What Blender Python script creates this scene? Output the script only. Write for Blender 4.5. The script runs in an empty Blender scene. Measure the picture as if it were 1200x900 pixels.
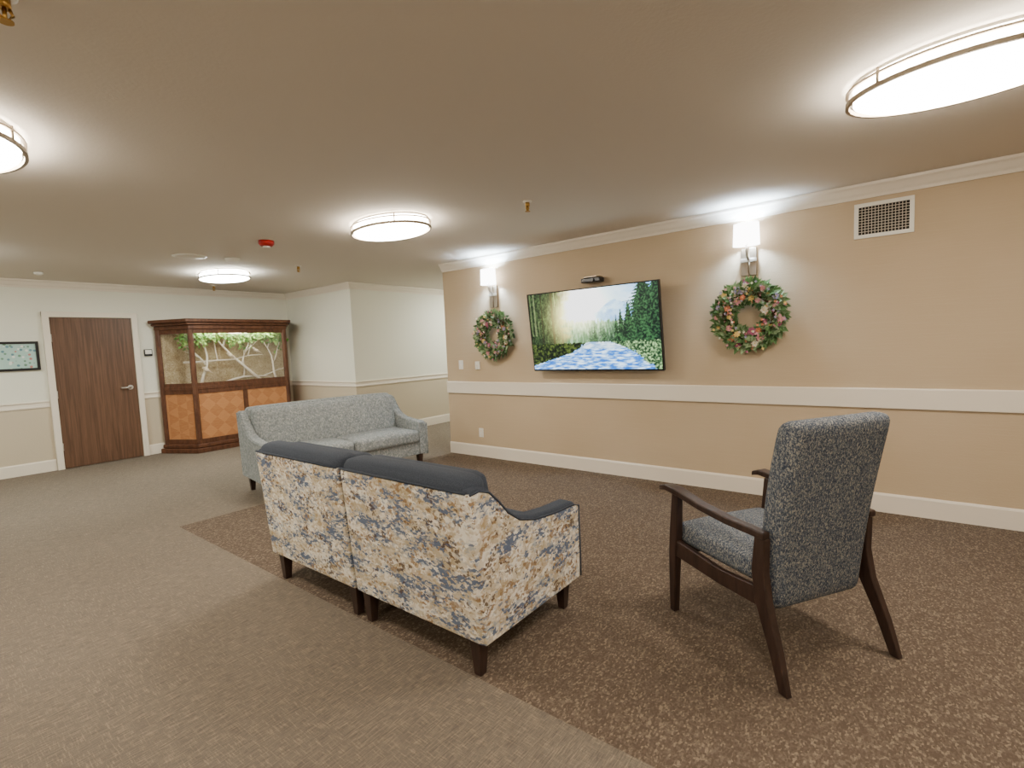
import bpy, bmesh, math, random
from mathutils import Vector, Matrix, noise
random.seed(7)
scene = bpy.context.scene
COL = scene.collection
H = 2.5
WX = 4.72      # tv wall plane
DY = 8.85      # door wall plane
CY0, CY1 = 4.81, 6.89   # corridor opening

# ------------------------------------------------------------------ materials
def s2l(c):
    return tuple(((v/12.92) if v <= 0.04045 else ((v+0.055)/1.055)**2.4) for v in c)
def rgb(r, g, b):
    return s2l((r/255, g/255, b/255)) + (1.0,)

class M:
    def __init__(self, name, base=(0.8, 0.8, 0.8, 1), rough=0.6, metal=0.0, spec=0.4, sheen=0.0):
        self.m = bpy.data.materials.new(name)
        self.m.use_nodes = True
        self.t = self.m.node_tree
        self.b = self.t.nodes['Principled BSDF']
        self.o = self.t.nodes['Material Output']
        self.b.inputs['Base Color'].default_value = base
        self.b.inputs['Roughness'].default_value = rough
        self.b.inputs['Metallic'].default_value = metal
        self.b.inputs['Specular IOR Level'].default_value = spec
        if sheen: self.b.inputs['Sheen Weight'].default_value = sheen
    def n(self, typ, ins=None, **attrs):
        nd = self.t.nodes.new(typ)
        for k, v in attrs.items(): setattr(nd, k, v)
        if ins:
            for k, v in ins.items():
                if hasattr(v, 'links'): self.t.links.new(v, nd.inputs[k])
                else: nd.inputs[k].default_value = v
        return nd
    def l(self, a, b): self.t.links.new(a, b)
    def coord(self, scale=(1, 1, 1), kind='Object', rot=(0, 0, 0), loc=(0, 0, 0)):
        tc = self.n('ShaderNodeTexCoord')
        mp = self.n('ShaderNodeMapping', {'Vector': tc.outputs[kind], 'Scale': scale, 'Rotation': rot, 'Location': loc})
        return mp.outputs[0]
    def noise(self, vec, scale=5, detail=3, rough=0.5, dist=0.0):
        return self.n('ShaderNodeTexNoise', {'Vector': vec, 'Scale': scale, 'Detail': detail, 'Roughness': rough, 'Distortion': dist}).outputs[0]
    def ramp(self, fac, stops, interp='LINEAR'):
        r = self.n('ShaderNodeValToRGB', {'Fac': fac})
        r.color_ramp.interpolation = interp
        e = r.color_ramp.elements
        while len(e) < len(stops): e.new(0.5)
        for i, (p, c) in enumerate(stops):
            e[i].position = p
            e[i].color = c if len(c) == 4 else tuple(c)+(1,)
        return r.outputs[0]
    def mask(self, fac, a, b):
        return self.n('ShaderNodeMapRange', {'Value': fac, 'From Min': a, 'From Max': b}).outputs[0]
    def mix(self, fac, a, b):
        nd = self.n('ShaderNodeMix', data_type='RGBA')
        for k, v in ((0, fac), (6, a), (7, b)):
            if hasattr(v, 'links'): self.l(v, nd.inputs[k])
            else: nd.inputs[k].default_value = v
        return nd.outputs[2]
    def math(self, op, a, b=0.0):
        nd = self.n('ShaderNodeMath', operation=op)
        for k, v in ((0, a), (1, b)):
            if hasattr(v, 'links'): self.l(v, nd.inputs[k])
            else: nd.inputs[k].default_value = v
        return nd.outputs[0]
    def color(self, c): self.l(c, self.b.inputs['Base Color'])
    def bump(self, h, strength=0.3, dist=0.01):
        bp = self.n('ShaderNodeBump', {'Height': h, 'Strength': strength, 'Distance': dist})
        self.l(bp.outputs[0], self.b.inputs['Normal'])

CREAM = rgb(231, 229, 214)
def wall_mat(name, two):
    m = M(name, rough=0.75, spec=0.25)
    c = m.coord((1, 1, 1))
    n1 = m.noise(c, 90, 2)
    n2 = m.noise(c, 1.3, 2)
    tan = m.mix(m.mask(n2, .3, .7), rgb(189, 168, 139), rgb(195, 175, 147))
    wv = m.noise(m.coord((3, 3, 160)), 1, 3, .6)
    tan = m.mix(m.math('MULTIPLY', m.mask(wv, .5, .7), .2), tan, rgb(204, 187, 160))
    if two:
        g = m.n('ShaderNodeNewGeometry')
        sp = m.n('ShaderNodeSeparateXYZ', {0: g.outputs['Position']})
        f = m.math('GREATER_THAN', sp.outputs[2], 0.89)
        m.color(m.mix(f, rgb(200, 187, 163), CREAM))
    else:
        m.color(tan)
    m.bump(n1, 0.25, 0.004)
    return m.m
M_TAN = wall_mat('wall_tan_paint', False)
M_TWO = wall_mat('wall_two_tone_paint', True)
m = M('ceiling_paint', rgb(224, 216, 204), 0.85, spec=0.2); m.bump(m.noise(m.coord(), 60, 3), 0.2, 0.005); M_CEIL = m.m
m = M('trim_cream', rgb(232, 222, 206), 0.45); M_TRIM = m.m

def carpet():
    m = M('carpet', rough=0.95, spec=0.1)
    g = m.n('ShaderNodeNewGeometry')
    P = g.outputs['Position']
    sp = m.n('ShaderNodeSeparateXYZ', {0: P})
    def mp(s, r=0, loc=(0, 0, 0)):
        return m.n('ShaderNodeMapping', {'Vector': P, 'Scale': s, 'Rotation': (0, 0, r), 'Location': loc}).outputs[0]
    a = m.noise(mp((16, 180, 1)), 1.0, 3, .65)
    b = m.noise(mp((180, 16, 1)), 1.0, 3, .65)
    chk = m.n('ShaderNodeTexChecker', {'Vector': mp((2, 2, 2), 0, (.1, .1, .5)), 'Scale': 1.0}).outputs['Fac']
    wa = m.math('ADD', m.math('MULTIPLY', chk, .25), .42)
    wb = m.math('SUBTRACT', 1.09, wa)
    fine = m.noise(P, 300, 2, .6)
    big = m.noise(P, 0.9, 2)
    base = m.mix(m.mask(big, .3, .7), rgb(118, 108, 97), rgb(126, 116, 104))
    base = m.mix(m.math('MULTIPLY', m.mask(a, .53, .64), wa), base, rgb(166, 150, 126))
    base = m.mix(m.math('MULTIPLY', m.mask(b, .53, .64), wb), base, rgb(162, 147, 124))
    base = m.mix(m.math('MULTIPLY', m.mask(a, .47, .36), .55), base, rgb(92, 84, 76))
    base = m.mix(m.math('MULTIPLY', m.mask(fine, .45, .65), .35), base, rgb(92, 85, 77))
    br = m.n('ShaderNodeTexVoronoi', {'Vector': mp((84, 150, 1)), 'Scale': 1.0, 'Randomness': 1.0}, feature='F1', distance='CHEBYCHEV')
    sc = m.n('ShaderNodeSeparateColor', {0: br.outputs['Color']})
    br2 = m.n('ShaderNodeTexVoronoi', {'Vector': mp((160, 75, 1)), 'Scale': 1.0}, feature='F1', distance='CHEBYCHEV')
    sc2 = m.n('ShaderNodeSeparateColor', {0: br2.outputs['Color']})
    bb = m.ramp(sc.outputs[0], [(0, rgb(94, 81, 69)), (.3, rgb(106, 92, 79)), (.62, rgb(118, 104, 89)), (.86, rgb(142, 126, 107))], 'CONSTANT')
    bb = m.mix(m.math('MULTIPLY', m.math('GREATER_THAN', sc2.outputs[1], .66), .45), bb, rgb(88, 76, 66))
    bb = m.mix(m.math('MULTIPLY', m.mask(fine, .45, .65), .3), bb, rgb(80, 69, 60))
    f = m.math('MULTIPLY', m.math('GREATER_THAN', sp.outputs[0], 1.47), m.math('LESS_THAN', sp.outputs[1], 4.78))
    m.color(m.mix(f, base, bb))
    m.bump(fine, 0.5, 0.008)
    return m.m
M_CARPET = carpet()

def wood(name, c1, c2, scale=(30, 30, 2), rough=0.4):
    m = M(name, rough=rough)
    n = m.noise(m.coord(scale), 1.0, 4, .6, .6)
    m.color(m.mix(m.mask(n, .35, .65), c1, c2))
    return m.m
M_DOOR = wood('door_walnut', rgb(84, 60, 44), rgb(112, 82, 62), (45, 45, 1.6), .45)
M_LEG = wood('dark_espresso_wood', rgb(44, 31, 26), rgb(62, 45, 38), (40, 40, 6), .35)
M_CAB = wood('cabinet_cherry_wood', rgb(74, 43, 27), rgb(104, 66, 44), (18, 18, 6), .5)
M_METAL = M('brushed_nickel', rgb(205, 200, 192), .42, 1.0).m
M_BRONZE = M('warm_nickel', rgb(150, 138, 122), .4, 1.0).m
M_BLACK = M('black_plastic', rgb(22, 22, 24), .3).m
M_WHITE = M('white_plastic', rgb(232, 228, 218), .4).m
M_BRASS = M('brass', rgb(190, 150, 80), .3, 1.0).m
M_RED = M('red_plastic', rgb(170, 26, 24), .4).m
def emis(name, col, s):
    m = M(name); e = m.n('ShaderNodeEmission', {'Color': col, 'Strength': s}); m.l(e.outputs[0], m.o.inputs[0]); return m.m
LAMP = {'warm': (emis('lamp_diffuser_warm', (1, .90, .77, 1), 43), emis('lamp_side_warm', (1, .89, .74, 1), 52)),
        'neutral': (emis('lamp_diffuser_neutral', (.97, 1, .93, 1), 46), emis('lamp_side_neutral', (.98, 1, .92, 1), 54))}
M_SHADE = emis('sconce_shade_glow', (1, .98, .95, 1), 12)
M_STRIP = emis('cabinet_fill_glow', (1, .9, .76, 1), 42)  # glow of the added strip inside the cabinet
M_BULB = emis('bulb_glow', (.60, .79, 1, 1), 1300)

def loveseat_pattern():
    m = M('floral_brush_fabric', rough=.9, spec=.15)
    tc = m.n('ShaderNodeTexCoord')
    obj = tc.outputs['Object']
    wob = m.n('ShaderNodeTexNoise', {'Vector': obj, 'Scale': 60, 'Detail': 3.0}).outputs['Color']
    ws = m.n('ShaderNodeVectorMath', {0: wob, 1: (.5, .5, .5)}, operation='SUBTRACT')
    ws = m.n('ShaderNodeVectorMath', {0: ws.outputs[0], 'Scale': .03}, operation='SCALE')
    wv = m.n('ShaderNodeVectorMath', {0: obj, 1: ws.outputs[0]}, operation='ADD').outputs[0]
    def dab(scale, loc, nsc, jit):
        mp = m.n('ShaderNodeMapping', {'Vector': wv, 'Scale': scale, 'Location': loc}).outputs[0]
        v = m.n('ShaderNodeTexVoronoi', {'Vector': mp, 'Scale': 1.0})
        x = m.noise(v.outputs['Position'], nsc, 2, .5)
        r = m.n('ShaderNodeSeparateColor', {0: v.outputs['Color']}).outputs[0]
        return m.math('ADD', x, m.math('MULTIPLY', m.math('SUBTRACT', r, .5), jit))
    soft = m.noise(wv, 10, 4, .6)
    base = m.mix(m.mask(soft, .38, .62), rgb(222, 214, 196), rgb(196, 182, 156))
    f0 = dab((50, 50, 90), (1, 2, 3), .13, .45)
    base = m.mix(m.math('MULTIPLY', m.mask(f0, .55, .62), .8), base, rgb(238, 234, 224))
    base = m.mix(m.math('MULTIPLY', m.mask(f0, .40, .34), .6), base, rgb(172, 154, 120))
    fs = m.noise(wv, 14, 4, .6, .5)
    base = m.mix(m.math('MULTIPLY', m.mask(fs, .57, .66), .6), base, rgb(166, 134, 86))
    f1 = dab((60, 60, 80), (5, 1, 8), .14, .42)
    base = m.mix(m.math('MULTIPLY', m.mask(f1, .66, .70), .75), base, rgb(134, 98, 58))
    f2 = dab((50, 50, 120), (9, 4, 2), .12, .32)
    base = m.mix(m.math('MULTIPLY', m.mask(f2, .54, .58), .6), base, rgb(146, 158, 172))
    base = m.mix(m.math('MULTIPLY', m.mask(f2, .60, .63), .85), base, rgb(80, 96, 126))
    f3 = dab((70, 70, 100), (2, 9, 5), .12, .4)
    base = m.mix(m.math('MULTIPLY', m.mask(f3, .71, .74), .8), base, rgb(84, 64, 50))
    m.color(base)
    m.bump(m.noise(obj, 300, 2), .3, .003)
    return m.m
M_PAT = loveseat_pattern()
def plain_fabric(name, c1, c2, sc=250):
    m = M(name, rough=.85, spec=.2)
    n = m.noise(m.coord(), sc, 2)
    m.color(m.mix(m.mask(n, .35, .65), c1, c2)); m.bump(n, .3, .003)
    return m.m
M_BLUE = plain_fabric('slate_blue_upholstery', rgb(54, 60, 70), rgb(70, 76, 87))
def grey_fabric():
    m = M('grey_leaf_fabric', rough=.9, spec=.15)
    v = m.n('ShaderNodeTexVoronoi', {'Vector': m.coord((1, 1, .6)), 'Scale': 55}, feature='DISTANCE_TO_EDGE')
    n = m.noise(m.coord(), 45, 3)
    k = m.math('MULTIPLY', m.mask(v.outputs[0], .12, .04), m.mask(n, .4, .55))
    b = m.mix(m.mask(m.noise(m.coord(), 30, 2), .4, .6), rgb(122, 129, 131), rgb(140, 146, 148))
    m.color(m.mix(m.math('MULTIPLY', k, .7), b, rgb(186, 187, 182)))
    m.bump(n, .2, .003)
    return m.m
M_GREY = grey_fabric()
def tweed():
    m = M('navy_tweed_fabric', rough=.92, spec=.12)
    z = m.coord((100, 100, 200), rot=(0, .5, 0))
    w = m.noise(z, 1, 2, .5, 1.2)
    w2 = m.noise(m.coord((200, 200, 100), rot=(0, .7, 0), loc=(4, 2, 1)), 1, 2, .5, 1.0)
    b = m.mix(m.mask(w, .44, .56), rgb(62, 70, 84), rgb(98, 105, 114))
    b = m.mix(m.math('MULTIPLY', m.mask(w2, .53, .61), .85), b, rgb(160, 157, 147))
    b = m.mix(m.math('MULTIPLY', m.mask(w2, .42, .34), .8), b, rgb(46, 53, 68))
    m.color(b); m.bump(w, .4, .004)
    return m.m
M_TWEED = tweed()

# ------------------------------------------------------------------ mesh helpers
def empty(name, loc=(0, 0, 0), rotz=0):
    e = bpy.data.objects.new(name, None); COL.objects.link(e)
    e.location = loc; e.rotation_euler = (0, 0, rotz); e.empty_display_size = .1
    return e
def finish(name, bm, mats, parent=None, bevel=0, segs=3, smooth=False, loc=None, rot=None):
    bmesh.ops.recalc_face_normals(bm, faces=bm.faces)
    me = bpy.data.meshes.new(name); bm.to_mesh(me); bm.free()
    o = bpy.data.objects.new(name, me); COL.objects.link(o)
    for x in (mats if isinstance(mats, (list, tuple)) else [mats]): me.materials.append(x)
    if bevel:
        b = o.modifiers.new('bevel', 'BEVEL'); b.width = bevel; b.segments = segs; b.limit_method = 'ANGLE'; b.angle_limit = math.radians(35)
        b.harden_normals = True
        smooth = True
    if smooth:
        for p in me.polygons: p.use_smooth = True
    if parent: o.parent = parent
    if loc: o.location = loc
    if rot: o.rotation_euler = rot
    return o
def add_box(bm, x0, x1, y0, y1, z0, z1, mi=0):
    vs = [bm.verts.new(p) for p in ((x0,y0,z0),(x1,y0,z0),(x1,y1,z0),(x0,y1,z0),(x0,y0,z1),(x1,y0,z1),(x1,y1,z1),(x0,y1,z1))]
    for f in ((0,3,2,1),(4,5,6,7),(0,1,5,4),(1,2,6,5),(2,3,7,6),(3,0,4,7)):
        fc = bm.faces.new([vs[i] for i in f]); fc.material_index = mi
    return vs
def box(name, x0, x1, y0, y1, z0, z1, mat, parent=None, bevel=0, segs=3):
    bm = bmesh.new(); add_box(bm, x0, x1, y0, y1, z0, z1)
    return finish(name, bm, mat, parent, bevel, segs)
def add_prism(bm, pts, a, b, axis='x', mi=0):
    def P(p, t):
        if axis == 'x': return (t, p[0], p[1])
        if axis == 'y': return (p[0], t, p[1])
        return (p[0], p[1], t)
    A = [bm.verts.new(P(p, a)) for p in pts]; B = [bm.verts.new(P(p, b)) for p in pts]
    n = len(pts)
    fs = [bm.faces.new(A), bm.faces.new(B[::-1])]
    for i in range(n): fs.append(bm.faces.new((A[i], B[i], B[(i+1) % n], A[(i+1) % n])))
    for f in fs: f.material_index = mi
def prism(name, pts, a, b, axis, mat, parent=None, bevel=0, segs=2):
    bm = bmesh.new(); add_prism(bm, pts, a, b, axis)
    return finish(name, bm, mat, parent, bevel, segs)
def add_loft(bm, secs, mi=0):
    prev = None
    for c, hw, hd, xd, yd in secs:
        c = Vector(c)
        r = [bm.verts.new(c + xd*sx*hw + yd*sy*hd) for sx, sy in ((-1,-1),(1,-1),(1,1),(-1,1))]
        if prev:
            for i in range(4):
                f = bm.faces.new((prev[i], prev[(i+1)%4], r[(i+1)%4], r[i])); f.material_index = mi
        else: bm.faces.new(r[::-1]).material_index = mi
        prev = r
    bm.faces.new(prev).material_index = mi
X_, Y_, Z_ = Vector((1,0,0)), Vector((0,1,0)), Vector((0,0,1))
def add_tube(bm, pts, rads, seg=8, mi=0):
    pts = [Vector(p) for p in pts]
    if not isinstance(rads, (list, tuple)): rads = [rads]*len(pts)
    prev = None
    for i, p in enumerate(pts):
        d = (pts[min(i+1, len(pts)-1)] - pts[max(i-1, 0)]).normalized()
        u = d.cross(Z_ if abs(d.z) < .9 else X_).normalized(); v = d.cross(u)
        r = [bm.verts.new(p + (u*math.cos(2*math.pi*k/seg) + v*math.sin(2*math.pi*k/seg))*rads[i]) for k in range(seg)]
        if prev:
            for k in range(seg):
                f = bm.faces.new((prev[k], prev[(k+1)%seg], r[(k+1)%seg], r[k])); f.material_index = mi; f.smooth = True
        else: bm.faces.new(r[::-1]).material_index = mi
        prev = r
    bm.faces.new(prev).material_index = mi
def rounded(name, x0, x1, y0, y1, z0, z1, r, mat, parent=None, puff=(0, 0, 0), N=12, shear=None):
    bm = bmesh.new()
    bmesh.ops.create_cube(bm, size=2)
    bmesh.ops.subdivide_edges(bm, edges=bm.edges[:], cuts=N-1, use_grid_fill=True)
    h = Vector(((x1-x0)/2, (y1-y0)/2, (z1-z0)/2)); c = Vector(((x0+x1)/2, (y0+y1)/2, (z0+z1)/2))
    for v in bm.verts:
        p = v.co.copy()
        q = Vector([math.sin(p[i]*math.pi/2) for i in range(3)])
        P = Vector([q[i]*h[i] for i in range(3)])
        inn = Vector([max(-(h[i]-r), min(h[i]-r, P[i])) for i in range(3)])
        d = P - inn
        if d.length > 1e-6:
            P = inn + d.normalized()*r
        for i in range(3):
            if abs(p[i]) > .999:
                j, k = (i+1) % 3, (i+2) % 3
                P[i] += math.copysign(puff[i]*(1-q[j]**2)*(1-q[k]**2), p[i])
        P += c
        if shear: P = shear(P)
        v.co = P
    return finish(name, bm, mat, parent, smooth=True)
def trim_path(name, pts, prof, mat):
    """moulding along a polyline, profile (offset to the right of travel, z), mitred corners"""
    bm = bmesh.new(); P = [Vector(p) for p in pts]; rings = []
    for i, p in enumerate(P):
        ds = []
        if i > 0: ds.append((P[i]-P[i-1]).normalized())
        if i < len(P)-1: ds.append((P[i+1]-P[i]).normalized())
        ns = [Vector((d.y, -d.x)) for d in ds]
        n = ns[0] if len(ns) == 1 else (ns[0]+ns[1])
        rings.append([bm.verts.new((p.x+n.x*o, p.y+n.y*o, z)) for o, z in prof])
    k = len(prof); bm.faces.new(rings[0]); bm.faces.new(rings[-1][::-1])
    for A, B in zip(rings, rings[1:]):
        for i in range(k): bm.faces.new((A[i], B[i], B[(i+1)%k], A[(i+1)%k]))
    return finish(name, bm, mat)

# ------------------------------------------------------------------ room shell
X0, Y0, XE = -3.0, -4.0, 9.0
box('floor', X0-.15, XE+.15, Y0-.15, DY+.15, -.1, 0, M_CARPET)
box('ceiling', X0-.15, XE+.15, Y0-.15, DY+.15, H, H+.1, M_CEIL)
box('wall_right', WX, WX+.15, Y0, CY0, 0, H, M_TAN)
box('wall_corridor_near', WX+.15, XE, CY0-.15, CY0, 0, H, M_TWO)
box('wall_corridor_far', WX, XE, CY1, CY1+.15, 0, H, M_TWO)
box('wall_corner_return', WX, WX+.15, CY1+.15, DY, 0, H, M_TWO)
box('wall_back', X0, WX+.15, DY, DY+.15, 0, H, M_TWO)
box('wall_left', X0-.15, X0, Y0, DY, 0, H, M_TWO)
box('wall_front', X0, WX+.15, Y0-.15, Y0, 0, H, M_TWO)
box('wall_corridor_end', XE, XE+.15, CY0-.15, CY1+.15, 0, H, M_TWO)

crown = [(0, H-.105), (.012, H-.105), (.016, H-.085), (.03, H-.07), (.05, H-.035), (.066, H-.022), (.07, H-.003), (0, H-.003)]
base = [(0, .002), (.016, .002), (.016, .135), (.01, .15), (0, .15)]
rail = [(0, .845), (.012, .845), (.016, .862), (.01, .875), (.01, .905), (.022, .918), (.022, .93), (0, .935)]
board = [(0, .81), (.02, .81), (.022, .815), (.022, .955), (.018, .962), (0, .962)]
for nm, pr in (('crown', crown), ('baseboard', base), ('chair_rail', board)):
    trim_path(nm+'_right', [(WX, CY0), (WX, Y0)], pr, M_TRIM)
trim_path('crown_back', [(X0, DY), (WX, DY), (WX, CY1), (XE, CY1)], crown, M_TRIM)
for nm, pr in (('baseboard', base), ('chair_rail', rail)):
    trim_path(nm+'_back_left', [(X0, DY), (1.39, DY)], pr, M_TRIM)
    trim_path(nm+'_back', [(2.43, DY), (WX, DY), (WX, CY1), (XE, CY1)], pr, M_TRIM)

# door
d = empty('door_1', (1.91, DY, 0))
box('door_slab', -.44, .44, -.03, -.001, .008, 2.02, M_DOOR, d, .003)
for n_, a, b in (('frame_left', -.515, -.443), ('frame_right', .443, .515)):
    box(n_, a, b, -.045, -.001, 0, 2.095, M_TRIM, d, .005)
box('frame_top', -.515, .515, -.0452, -.001, 2.023, 2.095, M_TRIM, d, .005)
bm = bmesh.new()
add_tube(bm, [(.36, -.03, 1.03), (.36, -.04, 1.03)], .034, 20)
add_tube(bm, [(.36, -.04, 1.03), (.36, -.075, 1.03)], .013, 10)
add_tube(bm, [(.365, -.075, 1.03), (.30, -.078, 1.03), (.24, -.07, 1.03)], .012, 10)
finish('lever_handle', bm, M_METAL, d)
bm = bmesh.new()
for z in (.3, 1.0, 1.75): add_tube(bm, [(-.441, -.034, z-.05), (-.441, -.034, z+.05)], .007, 8)
finish('hinges', bm, M_METAL, d)

# framed art
p = empty('framed_picture', (.86, DY, 1.525))
bm = bmesh.new()
add_box(bm, -.48, .48, -.03, -.002, .155, .185); add_box(bm, -.48, .48, -.03, -.002, -.185, -.155)
add_box(bm, -.48, -.45, -.03, -.002, -.155, .155); add_box(bm, .45, .48, -.03, -.002, -.155, .155)
finish('frame', bm, M_BLACK, p)
m = M('floral_print', rough=.3)
v = m.n('ShaderNodeTexVoronoi', {'Vector': m.coord(), 'Scale': 24})
sc = m.n('ShaderNodeSeparateColor', {0: v.outputs['Color']})
dots = m.math('LESS_THAN', v.outputs['Distance'], .36)
cc = m.ramp(sc.outputs[0], [(0, rgb(110, 150, 125)), (.3, rgb(196, 130, 120)), (.5, rgb(100, 140, 150)), (.7, rgb(226, 228, 220))], 'CONSTANT')
m.color(m.mix(dots, rgb(172, 204, 196), cc))
box('print', -.45, .45, -.015, -.003, -.155, .155, m.m, p)

# ------------------------------------------------------------------ ceiling lamps
def ellipse(a, b, n=40): return [(a*math.cos(2*math.pi*i/n), b*math.sin(2*math.pi*i/n)) for i in range(n)]
def oval_lamp(x, y, kind, a=.265, b=.405):
    e = empty('oval_ceiling_lamp', (x, y, H))
    n = 40
    bm = bmesh.new(); add_prism(bm, ellipse(a-.012, b-.012), -.012, -.001, 'z'); finish('ceiling_pan', bm, M_WHITE, e)
    bm = bmesh.new(); rings = []
    for s, z in ((.955, -.012), (.955, -.08), (.90, -.094), (.5, -.106)):
        rings.append([bm.verts.new((x_, y_, z)) for x_, y_ in ellipse(a*s, b*s, n)])
    for r in range(len(rings)-1):
        for i in range(n):
            f = bm.faces.new((rings[r][i], rings[r][(i+1)%n], rings[r+1][(i+1)%n], rings[r+1][i]))
            f.material_index = 1 if r == 0 else 0; f.smooth = True
    bm.faces.new(rings[-1])
    finish('diffuser', bm, LAMP[kind], e)
    for nm, z0, z1 in (('ring_upper', -.036, -.026), ('ring_lower', -.088, -.070)):
        bm = bmesh.new()
        O, I = ellipse(a+.012, b+.012), ellipse(a-.002, b-.002)
        vs = [[bm.verts.new((q[0], q[1], z)) for q in L] for L, z in ((O, z0), (O, z1), (I, z1), (I, z0))]
        for k in range(4):
            for i in range(n): bm.faces.new((vs[k][i], vs[k][(i+1)%n], vs[(k+1)%4][(i+1)%n], vs[(k+1)%4][i]))
        finish(nm, bm, M_BRONZE, e)
    bm = bmesh.new()
    for k in range(4):
        t = math.pi/4 + k*math.pi/2
        add_tube(bm, [((a+.004)*math.cos(t), (b+.004)*math.sin(t), -.08), ((a+.004)*math.cos(t), (b+.004)*math.sin(t), -.01)], .006, 8)
    finish('ring_posts', bm, M_BRONZE, e)
for x, y, kd in ((2.87, -.18, 'warm'), (2.84, 3.5, 'warm'), (2.9, 6.95, 'neutral'), (.29, 3.5, 'warm'), (.27, -.18, 'warm'), (.27, 6.95, 'neutral'), (-2.0, 1.6, 'warm'), (-2.0, 5.6, 'neutral'), (1.5, -3.0, 'warm'), (6.9, 5.85, 'neutral')):  # far-left and rear lamps are out of view, added to brighten the room
    oval_lamp(x, y, kd)

# ------------------------------------------------------------------ ceiling hardware
def sprinkler(x, y):
    e = empty('ceiling_sprinkler', (x, y, H))
    bm = bmesh.new(); add_tube(bm, [(0,0,-.001),(0,0,-.008),(0,0,-.012)], [.035,.033,.02], 20); finish('escutcheon', bm, M_WHITE, e)
    bm = bmesh.new(); add_tube(bm, [(0,0,-.012),(0,0,-.04)], .017, 12)
    add_tube(bm, [(.012,0,-.04),(.018,0,-.055),(.004,0,-.075)], .005, 6); add_tube(bm, [(-.012,0,-.04),(-.018,0,-.055),(-.004,0,-.075)], .005, 6)
    add_tube(bm, [(0,0,-.04),(0,0,-.075)], .006, 6)
    add_tube(bm, [(0,0,-.075),(0,0,-.079)], .02, 16); finish('head', bm, M_BRASS, e)
for x, y in ((3.2, 2.3), (3.36, 5.95), (.33, 2.12), (3.3, 8.3)): sprinkler(x, y)
def disc(name, x, y, prof, mats):
    e = empty(name, (x, y, H))
    bm = bmesh.new(); add_tube(bm, [(0, 0, z) for z, r in prof], [r for z, r in prof], 32); finish('housing', bm, mats[0], e)
    return e
e = disc('fire_alarm_strobe', 2.43, 4.85, [(-.001, .07), (-.03, .07), (-.05, .05)], [M_RED])
box('strobe_lens', -.03, .03, -.02, .02, -.065, -.048, M_WHITE, e, .004)
disc('smoke_detector', 2.56, 5.9, [(-.001, .075), (-.02, .075), (-.045, .06), (-.055, .04)], [M_WHITE])
disc('round_ceiling_vent', 2.19, 6.05, [(-.001, .16), (-.006, .16), (-.014, .12), (-.018, .05)], [M_WHITE])
disc('motion_sensor', 1.3, 8.1, [(-.001, .045), (-.02, .045), (-.035, .025)], [M_WHITE])

# ------------------------------------------------------------------ tv
tv = empty('television', (4.55, 2.537, 1.53)); tv.rotation_euler = (0, math.radians(-6.6), 0)
TW, TH = 1.5, .85
box('bezel', -.012, .03, -TW/2, TW/2, -TH/2, TH/2, M_BLACK, tv, .004)
box('rear_housing', .03, .06, -TW*.35, TW*.35, -TH*.38, TH*.25, M_BLACK, tv, .01)
def fr(u, v, su, sv, o=0, octv=4):
    return noise.fractal(Vector((u*su*1.78+o, v*sv, o*.7)), .8, 2.1, octv)
def mixc(a, b, t):
    t = max(0, min(1, t)); return tuple(a[i]*(1-t)+b[i]*t for i in range(3))
TREES = []
_r = random.Random(3)
for i in range(18): TREES.append((.49+.2*_r.random(), .48+.12*_r.random(), .026+.012*_r.random(), .35))
for cx, top, w in ((.70, .66, .045), (.735, .74, .05), (.79, .83, .065), (.76, .6, .06), (.845, .80, .07), (.90, 1.15, .13), (.965, 1.0, .10), (1.0, 1.2, .12)): TREES.append((cx, top, w, 1.0))
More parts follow.
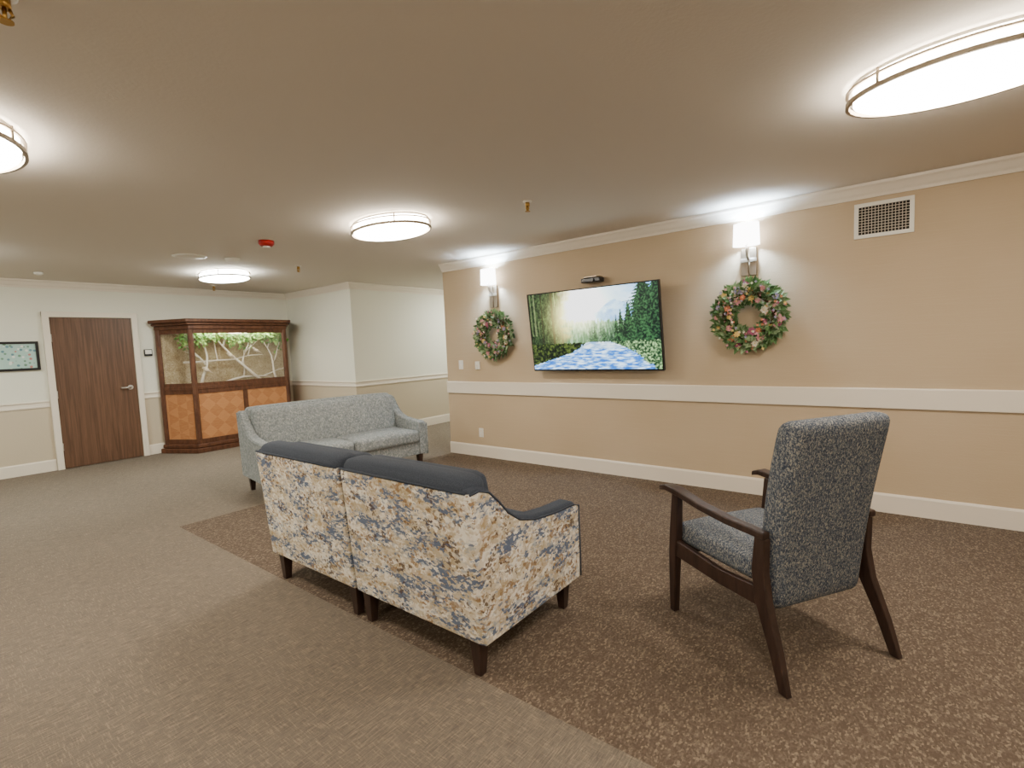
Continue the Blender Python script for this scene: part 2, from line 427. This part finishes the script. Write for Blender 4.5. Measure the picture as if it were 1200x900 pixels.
def tvcol(u, v):
    c = mixc((.97, .97, .88), (.48, .70, .92), (u-.45)*1.9 + (v-.8)*.5)
    c = mixc(c, (1, 1, 1), .4*max(0, fr(u, v, 3, 8, 4))*1.5)
    mh = .60 + .24*math.exp(-((u-.70)/.15)**2) + .02*fr(u, 0, 12, 1, 0)
    if v < mh: c = mixc((.40, .58, .80), (.64, .78, .90), .5+fr(u, v, 10, 14, 1))
    fh = .60 + .05*fr(u, 0, 40, 1, 3) + .10*max(0, (.55-u))
    if v < fh: c = mixc((.52, .64, .54), (.20, .34, .24), .55 + fr(u, v, 40, 12, 5)*.9 + (.5-v))
    le = .34 + .05*fr(u, v, 6, 14, 9)
    if u < le + .03:
        t = .34 + .6*fr(u, v, 34, 16, 2) + .6*fr(u, v, 60, 60, 4)
        c2 = mixc((.01, .05, .04), (.20, .30, .16), t)
        tr = noise.noise(Vector((u*1.78*34, v*.3, 3.3)))
        if tr > .25: c2 = mixc(c2, (.06, .05, .04), .8)
        elif tr < -.3 and v > .45: c2 = mixc(c2, (.62, .66, .44), .35 + .5*(u/.35))
        k = max(0, min(1, (le+.03-u)/.09))
        haze = math.exp(-(((u-.38)/.18)**2 + ((v-.62)/.34)**2))
        c = mixc(c, mixc(c2, (.96, .90, .56), haze*.9), k)
    dd = math.hypot((u-.42)*1.5, (v-.74))
    for cx, top, w, dk in TREES:
        if v < top and abs(u-cx) < w*1.3:
            lay = .55+.45*((top-v)*26 % 1.0)
            ww = w*min(1, (top-v)/.38)*lay*(.8+.6*abs(fr(u, v, 60, 60, cx*9, 2)))
            if abs(u-cx) < ww:
                t = .30+1.1*fr(u, v, 45, 45, cx*5) + (cx-u)*3
                cc = mixc((.02, .08, .07), (.18, .34, .20), t)
                c = mixc(c, cc, dk if dk == 1 else .5)
    c = mixc(c, (1.0, .99, .88), 1.2*math.exp(-(dd/.17)**2))
    g2 = math.exp(-(dd/.38)**2); c = tuple(min(1, c[i]+g2*.36*(1, .93, .55)[i]) for i in range(3))
    bank = .34 + .012*fr(u, 0, 30, 1, 6)
    if v < bank:
        t = (bank-v)/bank
        cx = .56 + .02*math.sin(t*5); lb = cx - .10 - .55*t**1.3; rb = cx + .08 + .34*t**.8
        lb += .025*fr(u, v, 14, 30, 1); rb += .03*fr(u, v, 20, 40, 2)
        if lb < u < rb:
            q = .46 + 1.2*fr(u, v, 9, 44, 7, 5)
            c = mixc((.03, .27, .62), (.94, .98, 1.0), q)
            c = mixc(c, (.32, .64, .94), .25)
            if t < .25: c = mixc(c, (.92, .94, .86), .45)
        elif u <= lb:
            c = mixc((.02, .06, .04), (.28, .34, .14), .35+1.0*fr(u, v, 30, 34, 8))
        else:
            c = mixc((.04, .14, .08), (.55, .68, .46), .40+1.2*fr(u, v, 42, 46, 11))
    return tuple(max(0, min(1, q)) for q in c)
bm = bmesh.new(); cl = bm.loops.layers.float_color.new('Col')
NX, NY = 270, 150; sw, sh = TW-.024, TH-.03
grid = [[bm.verts.new((-.0135, sw/2 - sw*i/NX, -sh/2+.003 + sh*j/NY)) for i in range(NX+1)] for j in range(NY+1)]
cols = [[s2l(tvcol(i/NX, j/NY)) for i in range(NX+1)] for j in range(NY+1)]
for j in range(NY):
    for i in range(NX):
        f = bm.faces.new((grid[j][i], grid[j][i+1], grid[j+1][i+1], grid[j+1][i]))
        for lp, (a, b) in zip(f.loops, ((j,i),(j,i+1),(j+1,i+1),(j+1,i))): lp[cl] = (*cols[a][b], 1)
m = M('tv_screen_picture', rough=.2)
at = m.n('ShaderNodeAttribute', attribute_name='Col')
m.l(at.outputs['Color'], m.b.inputs['Emission Color']); m.b.inputs['Emission Strength'].default_value = 2.8
m.b.inputs['Base Color'].default_value = (.01, .01, .01, 1)
m.m.cycles.emission_sampling = 'NONE'
finish('screen', bm, m.m, tv)
br = empty('tv_wall_bracket', (4.66, 2.537, 1.53))
box('wall_plate', .03, .059, -.3, .3, -.15, .15, M_BLACK, br)
box('arm', -.02, .03, -.06, .06, -.1, .1, M_BLACK, br)

wc = empty('video_camera_unit', (4.64, 2.55, 2.035))
box('body', -.05, .05, -.11, .11, -.02, .025, M_BLACK, wc, .01)
box('top_cap', -.05, .078, -.08, .08, .026, .042, M_BRONZE, wc, .005)
bm = bmesh.new(); add_tube(bm, [(-.07, -.03, 0), (-.05, -.03, 0)], .018, 16); finish('lens', bm, M_BLACK, wc)

# ------------------------------------------------------------------ sconces
def sconce(y, zc, zb):
    e = empty('sconce_lamp', (WX, y, 0))
    bm = bmesh.new()
    add_box(bm, -.022, -.001, -.062, -.005, zb, zc-.10); add_box(bm, -.022, -.001, .005, .062, zb, zc-.10)
    finish('back_plates', bm, M_BRONZE, e, .004)
    box('cross_bar', -.035, -.02, -.065, .065, zc-.22, zc-.19, M_METAL, e, .003)
    bm = bmesh.new(); add_tube(bm, [(-.03, 0, zc-.2), (-.09, 0, zc-.17), (-.1, 0, zc-.12), (-.1, 0, zc-.05)], .009, 10); finish('arm', bm, M_METAL, e)
    bm = bmesh.new(); n = 40
    O = [(-.1+.075*math.cos(2*math.pi*i/n), .105*math.sin(2*math.pi*i/n)) for i in range(n)]
    lo = [bm.verts.new((a, b, zc-.09)) for a, b in O]; hi = [bm.verts.new((-.1+(a+.1)*.94, b*.94, zc+.09)) for a, b in O]
    for i in range(n): bm.faces.new((lo[i], lo[(i+1)%n], hi[(i+1)%n], hi[i])).smooth = True
    finish('shade', bm, M_SHADE, e)
    bm = bmesh.new(); add_tube(bm, [(-.1, 0, zc-.05), (-.1, 0, zc+.01), (-.1, 0, zc+.06)], [.015, .03, .024], 8); finish('bulb', bm, M_BULB, e)
sconce(1.07, 2.25, 1.915); sconce(3.94, 2.23, 1.87)

# ------------------------------------------------------------------ wreaths
leafm = [M('wreath_'+n_, c, .7).m for n_, c in (('sage', rgb(146, 168, 126)), ('green', rgb(96, 130, 78)), ('dark', rgb(62, 92, 54)),
    ('pink', rgb(226, 164, 170)), ('coral', rgb(224, 144, 110)), ('cream', rgb(236, 230, 210)), ('yellow', rgb(232, 204, 126)), ('rose', rgb(176, 98, 130)), ('twig', rgb(90, 72, 50)), ('lavender', rgb(172, 162, 194)))]
def add_leaf(bm, p, d, nrm, L, W, mi):
    d = d.normalized(); s = d.cross(nrm).normalized()
    vs = [bm.verts.new(q) for q in (p, p+d*L*.45+s*W, p+d*L+nrm*L*-.12, p+d*L*.45-s*W)]
    m_ = bm.verts.new(p+d*L*.5-nrm*W*.35)
    for a, b in ((0,1),(1,2),(2,3),(3,0)):
        bm.faces.new((vs[a], vs[b], m_)).material_index = mi
def wreath(y, z, R, seed):
    rnd = random.Random(seed)
    e = empty('flower_wreath', (WX, y, z))
    bm = bmesh.new(); Rc = R*.60
    pts = [(-.05, Rc*math.cos(t), Rc*math.sin(t)) for t in [2*math.pi*i/40 for i in range(41)]]
    add_tube(bm, pts, .03, 8, 8)
    for i in range(1050):
        t = rnd.uniform(0, 2*math.pi); q = rnd.uniform(0, 2*math.pi)
        rr = .062; ctr = Vector((0, math.cos(t), math.sin(t)))
        dep = abs(math.sin(q))
        off = ctr*math.cos(q)*rr + Vector((-1, 0, 0))*dep*.065
        p = ctr*Rc + Vector((-.05, 0, 0)) + off
        tan = Vector((0, -math.sin(t), math.cos(t)))
        d = (off.normalized() + tan*rnd.uniform(-.3, 1.2) + Vector((rnd.uniform(-.4, .1), rnd.uniform(-.3, .3), rnd.uniform(-.3, .3)))).normalized()
        nr = Vector((-1, rnd.uniform(-.5, .5), rnd.uniform(-.5, .5))).normalized()
        L = rnd.uniform(.05, .098) * (1.0 if math.cos(q) > 0 else .7)
        end = p + d*L
        if end.x > -.008: p.x -= end.x+.012
        add_leaf(bm, p, d, nr, L, L*.25, rnd.choice((0, 0, 0, 1, 1, 1, 2)))
    K = 14
    for i in range(K*2+8):
        t = 2*math.pi*i/K + rnd.uniform(-.2, .2) if i < K*2 else rnd.uniform(0, 6.28)
        ctr = Vector((0, math.cos(t), math.sin(t)))
        rad = (-.035 if i < K else .04) + rnd.uniform(-.025, .03)
        p = ctr*(Rc + rad) + Vector((-.125-rnd.uniform(0, .02), 0, 0))
        mi = rnd.choice((3, 3, 3, 4, 5, 5, 6, 6, 7, 9)); r = rnd.uniform(.016, .035)
        fn = (Vector((-1, 0, 0)) + ctr*rnd.uniform(-.4, .5)).normalized()
        u = fn.cross(Z_).normalized(); w = fn.cross(u)
        for lay, (lr, tilt, k) in enumerate(((1, .25, 7), (.7, .6, 6), (.4, 1.1, 4))):
            for j in range(k):
                a = 2*math.pi*(j+.5*lay)/k; dd = u*math.cos(a)+w*math.sin(a)
                add_leaf(bm, p+fn*.004*lay, (dd+fn*tilt), fn-dd*tilt, r*lr*1.15, r*lr*.5, mi)
        s0 = len(bm.faces)
        bmesh.ops.create_icosphere(bm, subdivisions=1, radius=r*.2, matrix=Matrix.Translation(p+fn*.012))
        bm.faces.ensure_lookup_table()
        for f_ in bm.faces[s0:]: f_.material_index = 6
    for i in range(130):
        t = rnd.uniform(0, 2*math.pi); ctr = Vector((0, math.cos(t), math.sin(t)))
        p = ctr*(Rc + rnd.uniform(-.08, .11)) + Vector((-.11-rnd.uniform(0, .04), 0, 0))
        mi = rnd.choice((3, 3, 4, 5, 6, 7, 9, 9))
        for j in range(4):
            a = j*math.pi/2+t; add_leaf(bm, p, Vector((-.4, math.cos(a), math.sin(a))), Vector((-1, 0, 0)), .014, .006, mi)
    finish('leaves_and_blossoms', bm, leafm, e)
wreath(1.06, 1.57, .325, 1); wreath(3.91, 1.54, .31, 2)

# ------------------------------------------------------------------ wall fittings
v = empty('wall_air_vent', (WX, .145, 2.23))
bm = bmesh.new()
w, h = .18, .13
add_box(bm, -.012, -.001, -w, w, h-.028, h); add_box(bm, -.012, -.001, -w, w, -h, -h+.028)
add_box(bm, -.012, -.001, -w, -w+.028, -h+.028, h-.028); add_box(bm, -.012, -.001, w-.028, w, -h+.028, h-.028)
finish('frame', bm, M_WHITE, v, .002)
bm = bmesh.new()
k = 15
for i in range(1, k): yy = -w+.028 + (2*w-.056)*i/k; add_box(bm, -.008, -.004, yy-.002, yy+.002, -h+.028, h-.028)
k = 10
for i in range(1, k): zz = -h+.028 + (2*h-.056)*i/k; add_box(bm, -.009, -.005, -w+.028, w-.028, zz-.002, zz+.002)
finish('grille', bm, M('vent_grille_grey', rgb(190, 180, 166), .6).m, v)
box('duct_shade_plate', -.003, -.001, -w+.028, w-.028, -h+.028, h-.028, M('duct_shade_dark', rgb(30, 26, 24), .8).m, v)  # dark plate stands in for the shade inside the duct
def plate(name, y, z, w=.037, h=.058, d=.008, kind='outlet'):
    e = empty(name, (WX, y, z)); box('cover', -d, -.001, -w, w, -h, h, M_WHITE, e, .003)
    if kind == 'outlet':
        for s in (-1, 1): box('socket_%d' % (s+2), -d-.002, -d, -.017, .017, s*.022-.014, s*.022+.014, M_TRIM, e, .002)
    else: box('toggle', -d-.01, -d, -.008, .008, -.014, .014, M_TRIM, e, .002)
plate('wall_outlet', 4.25, .31); plate('light_switch', 4.55, 1.18, kind='sw'); plate('thermostat', 4.25, 1.17, .035, .05, .025, 'sw')

# ------------------------------------------------------------------ loveseats
def loveseat(name, loc, rotz, W, D, outer, inner, halves, TOP=.84, ARM=.58):
    e = empty(name, loc, rotz)
    yb, yf = -D/2, D/2
    hw = W/2
    at = .09
    top = [(yf-.01, ARM-.01), (yf-.05, ARM+.005), (yf-.22, ARM+.012), (yf-.38, ARM+.03), (yf-.50, ARM+.065), (yf-.58, ARM+.12), (yf-.645, ARM+.19), (yf-.70, TOP-.02), (yb+.06, TOP+.0), (yb+.004, TOP-.005)]
    prof = [(yb+.055, .17), (yf-.005, .17), (yf, .3)] + top
    for s in (-1, 1):
        a, b = sorted((s*hw, s*(hw-at)))
        prism('arm_%s' % ('left' if s < 0 else 'right'), prof, a, b, 'x', inner, e, .02, 3)
        o = [(yb+.06, .165), (yf-.001, .165), (yf+.004, .3)] + [(y_+(.012 if i == 0 else 0), z_-.022) for i, (y_, z_) in enumerate(top)]
        o[-1] = (yb-.002, TOP-.022)
        a, b = sorted((s*(hw-.03), s*(hw+.008)))
        prism('arm_panel_%s' % ('left' if s < 0 else 'right'), o, a, b, 'x', outer, e, .007, 2)
        bm = bmesh.new(); add_tube(bm, [(s*(hw+.006), y_, z_) for y_, z_ in [(yf+.006, .17), (yf+.009, .3)] + [(y_+(.016 if i == 0 else 0), z_-.018) for i, (y_, z_) in enumerate(top)]], .005, 6)
        finish('arm_piping_%d' % (s+2), bm, inner, e)
    cuts = [(-hw+.001, -.009), (.009, hw-.001)] if halves else [(-hw+.001, hw-.001)]
    for i, (a, b) in enumerate(cuts):
        bp = [(yb+.05, .165), (yb+.16, .165), (yb+.16, .5), (yb+.09, TOP-.03), (yb-.004, TOP-.02), (yb-.004, TOP-.04)]
        prism('back_shell_%d' % (i+1), bp, a, b, 'x', outer, e, .014, 3)
        bm = bmesh.new(); add_tube(bm, [(a+.01, yb-.004, TOP-.016), (b-.01, yb-.004, TOP-.016)], .006, 6); finish('back_piping_%d' % (i+1), bm, inner, e)
    def lean(P):
        k = (P.z-.45)/.45
        P.y -= .07*k; return P
    cw = (W-2*at)/2
    for i in range(2 if halves else 1):
        a = -hw+(.02 if halves else at*.7) if i == 0 else .006
        b = (-.006 if i == 0 else hw-.02) if halves else hw-at*.7
        rounded('back_top_roll_%d' % (i+1), a, b, yb+.0, yb+.15, TOP-.13, TOP+.035, .05, inner, e, (0, .0, .008))
        aa = max(a, -hw+at); bb = min(b, hw-at)
        rounded('back_cushion_%d' % (i+1), aa, bb, yb+.14, yb+.31, .38, TOP+.02, .055, inner, e, (0, .035, .0), shear=lean)
    for i in range(2):
        a = -hw+at if i == 0 else .003
        rounded('seat_cushion_%d' % (i+1), a+.002, a+cw-.005, yb+.24, yf+.01, .31, .46, .04, inner, e, (0, .005, .02))
    gaps = [(-hw+at, -.009), (.009, hw-at)] if halves else [(-hw+at, hw-at)]
    for i, (a, b) in enumerate(gaps): box('seat_base_%d' % (i+1), a, b, yb+.1, yf-.02, .17, .315, outer, e, .012)
    xs = [-hw+.07, hw-.07] + ([-.06, .06] if halves else [])
    k = 0
    for x in xs:
        for y in (yb+.10, yf-.06):
            k += 1; bm = bmesh.new()
            add_loft(bm, [((x, y, 0), .019, .019, X_, Y_), ((x, y, .172), .031, .031, X_, Y_)])
            finish('leg_%d' % k, bm, M_LEG, e, .003)
    return e
loveseat('patterned_loveseat', (1.81, 2.235, 0), -math.pi/2, 1.77, .82, M_PAT, M_BLUE, True)
loveseat('grey_loveseat', (3.14, 4.98, 0), math.pi-math.radians(8), 1.80, .80, M_GREY, M_GREY, False, TOP=.84, ARM=.56)

# ------------------------------------------------------------------ armchair
ch = empty('wooden_armchair', (2.53, .48, 0), math.radians(-32.5))
def chair():
    e = ch
    for s in (-1, 1):
        t = 'left' if s < 0 else 'right'
        bm = bmesh.new()
        add_loft(bm, [((s*.312, -.355, 0), .014, .02, X_, Y_), ((s*.305, -.305, .15), .017, .026, X_, Y_), ((s*.295, -.235, .32), .018, .034, X_, Y_),
                      ((s*.292, -.215, .44), .018, .032, X_, Y_), ((s*.292, -.225, .585), .018, .026, X_, Y_)])
        finish('rear_leg_'+t, bm, M_LEG, e, .005)
        bm = bmesh.new()
        add_loft(bm, [((s*.30, .335, 0), .017, .018, X_, Y_), ((s*.30, .325, .30), .02, .026, X_, Y_), ((s*.30, .315, .42), .02, .028, X_, Y_), ((s*.30, .30, .625), .018, .022, X_, Y_)])
        finish('front_leg_'+t, bm, M_LEG, e, .005)
        bm = bmesh.new(); secs = []
        for y, z, w, hh in ((-.255, .60, .02, .014), (-.2, .602, .022, .016), (-.05, .602, .024, .016), (.12, .615, .027, .015), (.27, .642, .03, .016), (.36, .648, .03, .015), (.405, .635, .024, .012), (.415, .622, .018, .007)):
            secs.append(((s*(.302+.012*max(0, y)), y, z), w, hh, X_, Z_))
        add_loft(bm, secs); finish('armrest_'+t, bm, M_LEG, e, .007)
        bm = bmesh.new(); add_loft(bm, [((s*.296, -.23, .335), .014, .04, X_, Z_), ((s*.298, 0, .325), .014, .035, X_, Z_), ((s*.30, .32, .345), .014, .042, X_, Z_)])
        finish('side_rail_'+t, bm, M_LEG, e, .004)
    box('front_rail', -.29, .29, .30, .33, .30, .385, M_LEG, e, .004)
    box('rear_rail', -.285, .285, -.20, -.17, .29, .37, M_LEG, e, .004)
    rounded('seat_cushion', -.278, .278, -.17, .345, .36, .47, .04, M_TWEED, e, (.0, .005, .025))
    def shear(P):
        k = (P.z-.27)/.8
        P.y -= .125*k - .02*math.sin(k*math.pi)
        P.x *= .93 + .10*math.sin(max(0, min(1, k))*math.pi*.62)
        return P
    rounded('back_cushion', -.262, .262, -.25, -.14, .26, 1.065, .045, M_TWEED, e, (0, .012, .0), N=16, shear=shear)
chair()

# ------------------------------------------------------------------ display cabinet (aviary)
cb = empty('bird_display_cabinet', (0.05, 0, 0))
def foot(o):
    return [(2.58-o*1.1, 8.80), (2.85-o*.75, 8.27-o), (4.30+o*.75, 8.27-o), (4.57+o*1.1, 8.80)]
prism('base_plinth', foot(.06), 0, .07, 'z', M_CAB, cb, .008)
prism('base_step', foot(.035), .07, .13, 'z', M_CAB, cb, .015)
prism('deck', foot(-.005), .13, .16, 'z', M_CAB, cb)
prism('mid_shelf', foot(.004), .94, .99, 'z', M_CAB, cb, .006)
prism('crown_lower', foot(.02), 1.84, 1.90, 'z', M_CAB, cb, .012)
prism('crown_mid', foot(.05), 1.90, 1.94, 'z', M_CAB, cb, .015)
prism('crown_upper', foot(.08), 1.94, 1.99, 'z', M_CAB, cb, .01)
def post(p, nm, hw_=.03, z0=.13, z1=1.85):
    bm = bmesh.new(); add_prism(bm, [(p[0]+hw_*math.cos(a), p[1]+hw_*math.sin(a)) for a in [math.pi/8+i*math.pi/4 for i in range(8)]], z0, z1, 'z'); finish(nm, bm, M_CAB, cb)
for i, p in enumerate(foot(-.025)):
    post((p[0], p[1]-(.02 if i in (0, 3) else 0)), 'corner_post_%d' % (i+1), .038)
def seg_box(name, a, b, z0, z1, th, mat, inset=0.0):
    a = Vector((*a, 0)); b = Vector((*b, 0)); d = (b-a).normalized(); n = Vector((-d.y, d.x, 0))
    a = a+d*inset; b = b-d*inset
    pts = [(q.x, q.y) for q in (a-n*th/2, b-n*th/2, b+n*th/2, a+n*th/2)]
    return prism(name, pts, z0, z1, 'z', mat, cb)
F = foot(-.02)
m = M('parquet_panel', rough=.45)
vec = m.coord((1, 1, 1), rot=(0, math.radians(45), 0))
chk = m.n('ShaderNodeTexChecker', {'Vector': vec, 'Scale': 7, 'Color1': rgb(190, 132, 86), 'Color2': rgb(174, 116, 72)})
gr = m.noise(m.coord((14, 14, 90), rot=(0, .785, 0)), 1, 3)
m.color(m.mix(m.math('MULTIPLY', m.mask(gr, .4, .7), .4), chk.outputs[0], rgb(200, 148, 102)))
M_PARQ = m.m
g = M('cabinet_glass'); tr = g.n('ShaderNodeBsdfTransparent'); gl = g.n('ShaderNodeBsdfGlossy', {'Roughness': .02})
mx = g.n('ShaderNodeMixShader', {0: .06, 1: tr.outputs[0], 2: gl.outputs[0]}); g.l(mx.outputs[0], g.o.inputs[0]); M_GLASS = g.m
k = 0
for i in range(3):
    a, b = F[i], F[i+1]
    for z0, z1 in ((.14, .20), (.88, .945), (.985, 1.04), (1.78, 1.85)):
        k += 1; seg_box('rail_%d' % k, a, b, z0, z1, .035, M_CAB)
    seg_box('lower_panel_%d' % (i+1), a, b, .19, .89, .014, M_PARQ)
    seg_box('glass_%d' % (i+1), a, b, 1.03, 1.79, .006, M_GLASS, .02)
box('lower_mullion', 3.54, 3.61, 8.27, 8.31, .18, .90, M_CAB, cb, .004)
m = M('straw_backdrop', rough=.9)
n1 = m.noise(m.coord((60, 60, 60)), 1, 4, .7, 1.5); n2 = m.noise(m.coord((7, 7, 7)), 1, 3)
m.color(m.mix(m.mask(n2, .35, .65), m.mix(m.mask(n1, .35, .65), rgb(132, 108, 76), rgb(214, 194, 154)), m.mix(m.mask(n1, .4, .6), rgb(170, 148, 110), rgb(224, 210, 176))))
m.bump(n1, .8, .02)
box('straw_backdrop', 2.62, 4.54, 8.755, 8.79, .99, 1.84, m.m, cb)
box('lower_back', 2.62, 4.54, 8.76, 8.79, .16, .94, M_CAB, cb)
box('added_fill_strip', 3.0, 4.15, 8.40, 8.46, 1.805, 1.83, M_STRIP, cb)  # glowing strip added to brighten the backdrop behind the glass
M_BR = M('bleached_branch', rgb(244, 236, 220), .8).m
rnd = random.Random(5)
bm = bmesh.new()
def branch(p, d, L, r, dep):
    pts = [Vector(p)]; dd = Vector(d).normalized()
    for i in range(5):
        dd = (dd + Vector((rnd.uniform(-.25, .25), rnd.uniform(-.1, .1), rnd.uniform(-.25, .25)))).normalized()
        q = pts[-1]+dd*L/5
        q.x = max(2.78, min(4.38, q.x)); q.y = max(8.36, min(8.72, q.y)); q.z = max(1.0, min(1.78, q.z)); pts.append(q)
        if dep and i in (1, 3): branch(q, dd+Vector((rnd.choice((-1, 1))*.9, rnd.uniform(-.2, .2), rnd.uniform(-.2, .8))), L*.55, r*.6, dep-1)
    add_tube(bm, pts, [r*(1-.13*i) for i in range(6)], 7)
branch((3.05, 8.55, 1.0), (.3, 0, 1), .75, .024, 2)
branch((3.95, 8.5, 1.0), (-.7, 0, .8), 1.0, .026, 2)
branch((3.4, 8.6, 1.0), (.9, 0, .4), .8, .02, 1)
branch((2.85, 8.6, 1.35), (1, 0, -.15), 1.2, .016, 1)
branch((4.2, 8.5, 1.0), (-.2, 0, 1), .7, .018, 1)
finish('branches', bm, M_BR, cb)
bm = bmesh.new()
for i in range(780):
    x = rnd.uniform(2.8, 4.4); y = rnd.uniform(8.40, 8.7)
    z = 1.80 - abs(rnd.gauss(0, .07))*(1.2+math.sin(x*9)*.6)
    add_leaf(bm, Vector((x, y, max(z, 1.5))), Vector((rnd.uniform(-1, 1), rnd.uniform(-1, .3), rnd.uniform(-.9, .1))), Vector((rnd.uniform(-.4, .4), -1, rnd.uniform(-.2, .6))).normalized(), rnd.uniform(.05, .085), .019, rnd.choice((0, 1)))
finish('vine_leaves', bm, [M('vine_green', rgb(96, 150, 62), .6).m, M('vine_light', rgb(150, 190, 96), .6).m], cb)
bm = bmesh.new()
for (bx, by, bz) in ((3.12, 8.5, 1.22), (3.5, 8.52, 1.43), (3.9, 8.5, 1.5)):
    bmesh.ops.create_uvsphere(bm, u_segments=14, v_segments=10, radius=1, matrix=Matrix.Translation((bx, by, bz)) @ Matrix.Rotation(.5, 4, 'Y') @ Matrix.Diagonal((.045, .028, .028, 1)))
    bmesh.ops.create_uvsphere(bm, u_segments=12, v_segments=8, radius=.02, matrix=Matrix.Translation((bx-.035, by, bz+.035)))
    add_tube(bm, [(bx+.03, by, bz-.015), (bx+.09, by, bz-.05)], [.012, .006], 6)
    add_tube(bm, [(bx-.05, by, bz+.036), (bx-.066, by, bz+.032)], [.006, .001], 6)
finish('finches', bm, M('finch_feathers', rgb(224, 210, 186), .8).m, cb, smooth=True)
wb = empty('wall_notice_holder', (2.53, DY, 1.52)); box('holder', -.05, .05, -.03, -.001, -.05, .05, M_BLACK, wb, .004); box('card', -.04, .04, -.034, -.03, -.02, .04, M_WHITE, wb)

# ------------------------------------------------------------------ world + camera
w = bpy.data.worlds.new('world'); scene.world = w; w.use_nodes = True
w.node_tree.nodes['Background'].inputs[0].default_value = (.8, .85, .9, 1)
w.node_tree.nodes['Background'].inputs[1].default_value = .3
f = 587.0
vx = Vector((1062-600, 450-386, -f)).normalized()
vy = Vector((-144-600, 450-436, -f)).normalized()
vz = vx.cross(vy).normalized(); vy = vz.cross(vx).normalized()
R = Matrix((vx, vy, vz))
cam = bpy.data.objects.new('camera', bpy.data.cameras.new('camera')); COL.objects.link(cam)
cam.matrix_world = Matrix.Translation((0, 0, 1.4)) @ R.to_4x4()
cam.data.sensor_fit = 'HORIZONTAL'; cam.data.sensor_width = 36; cam.data.lens = f/1200*36; cam.data.clip_start = .02
scene.camera = cam
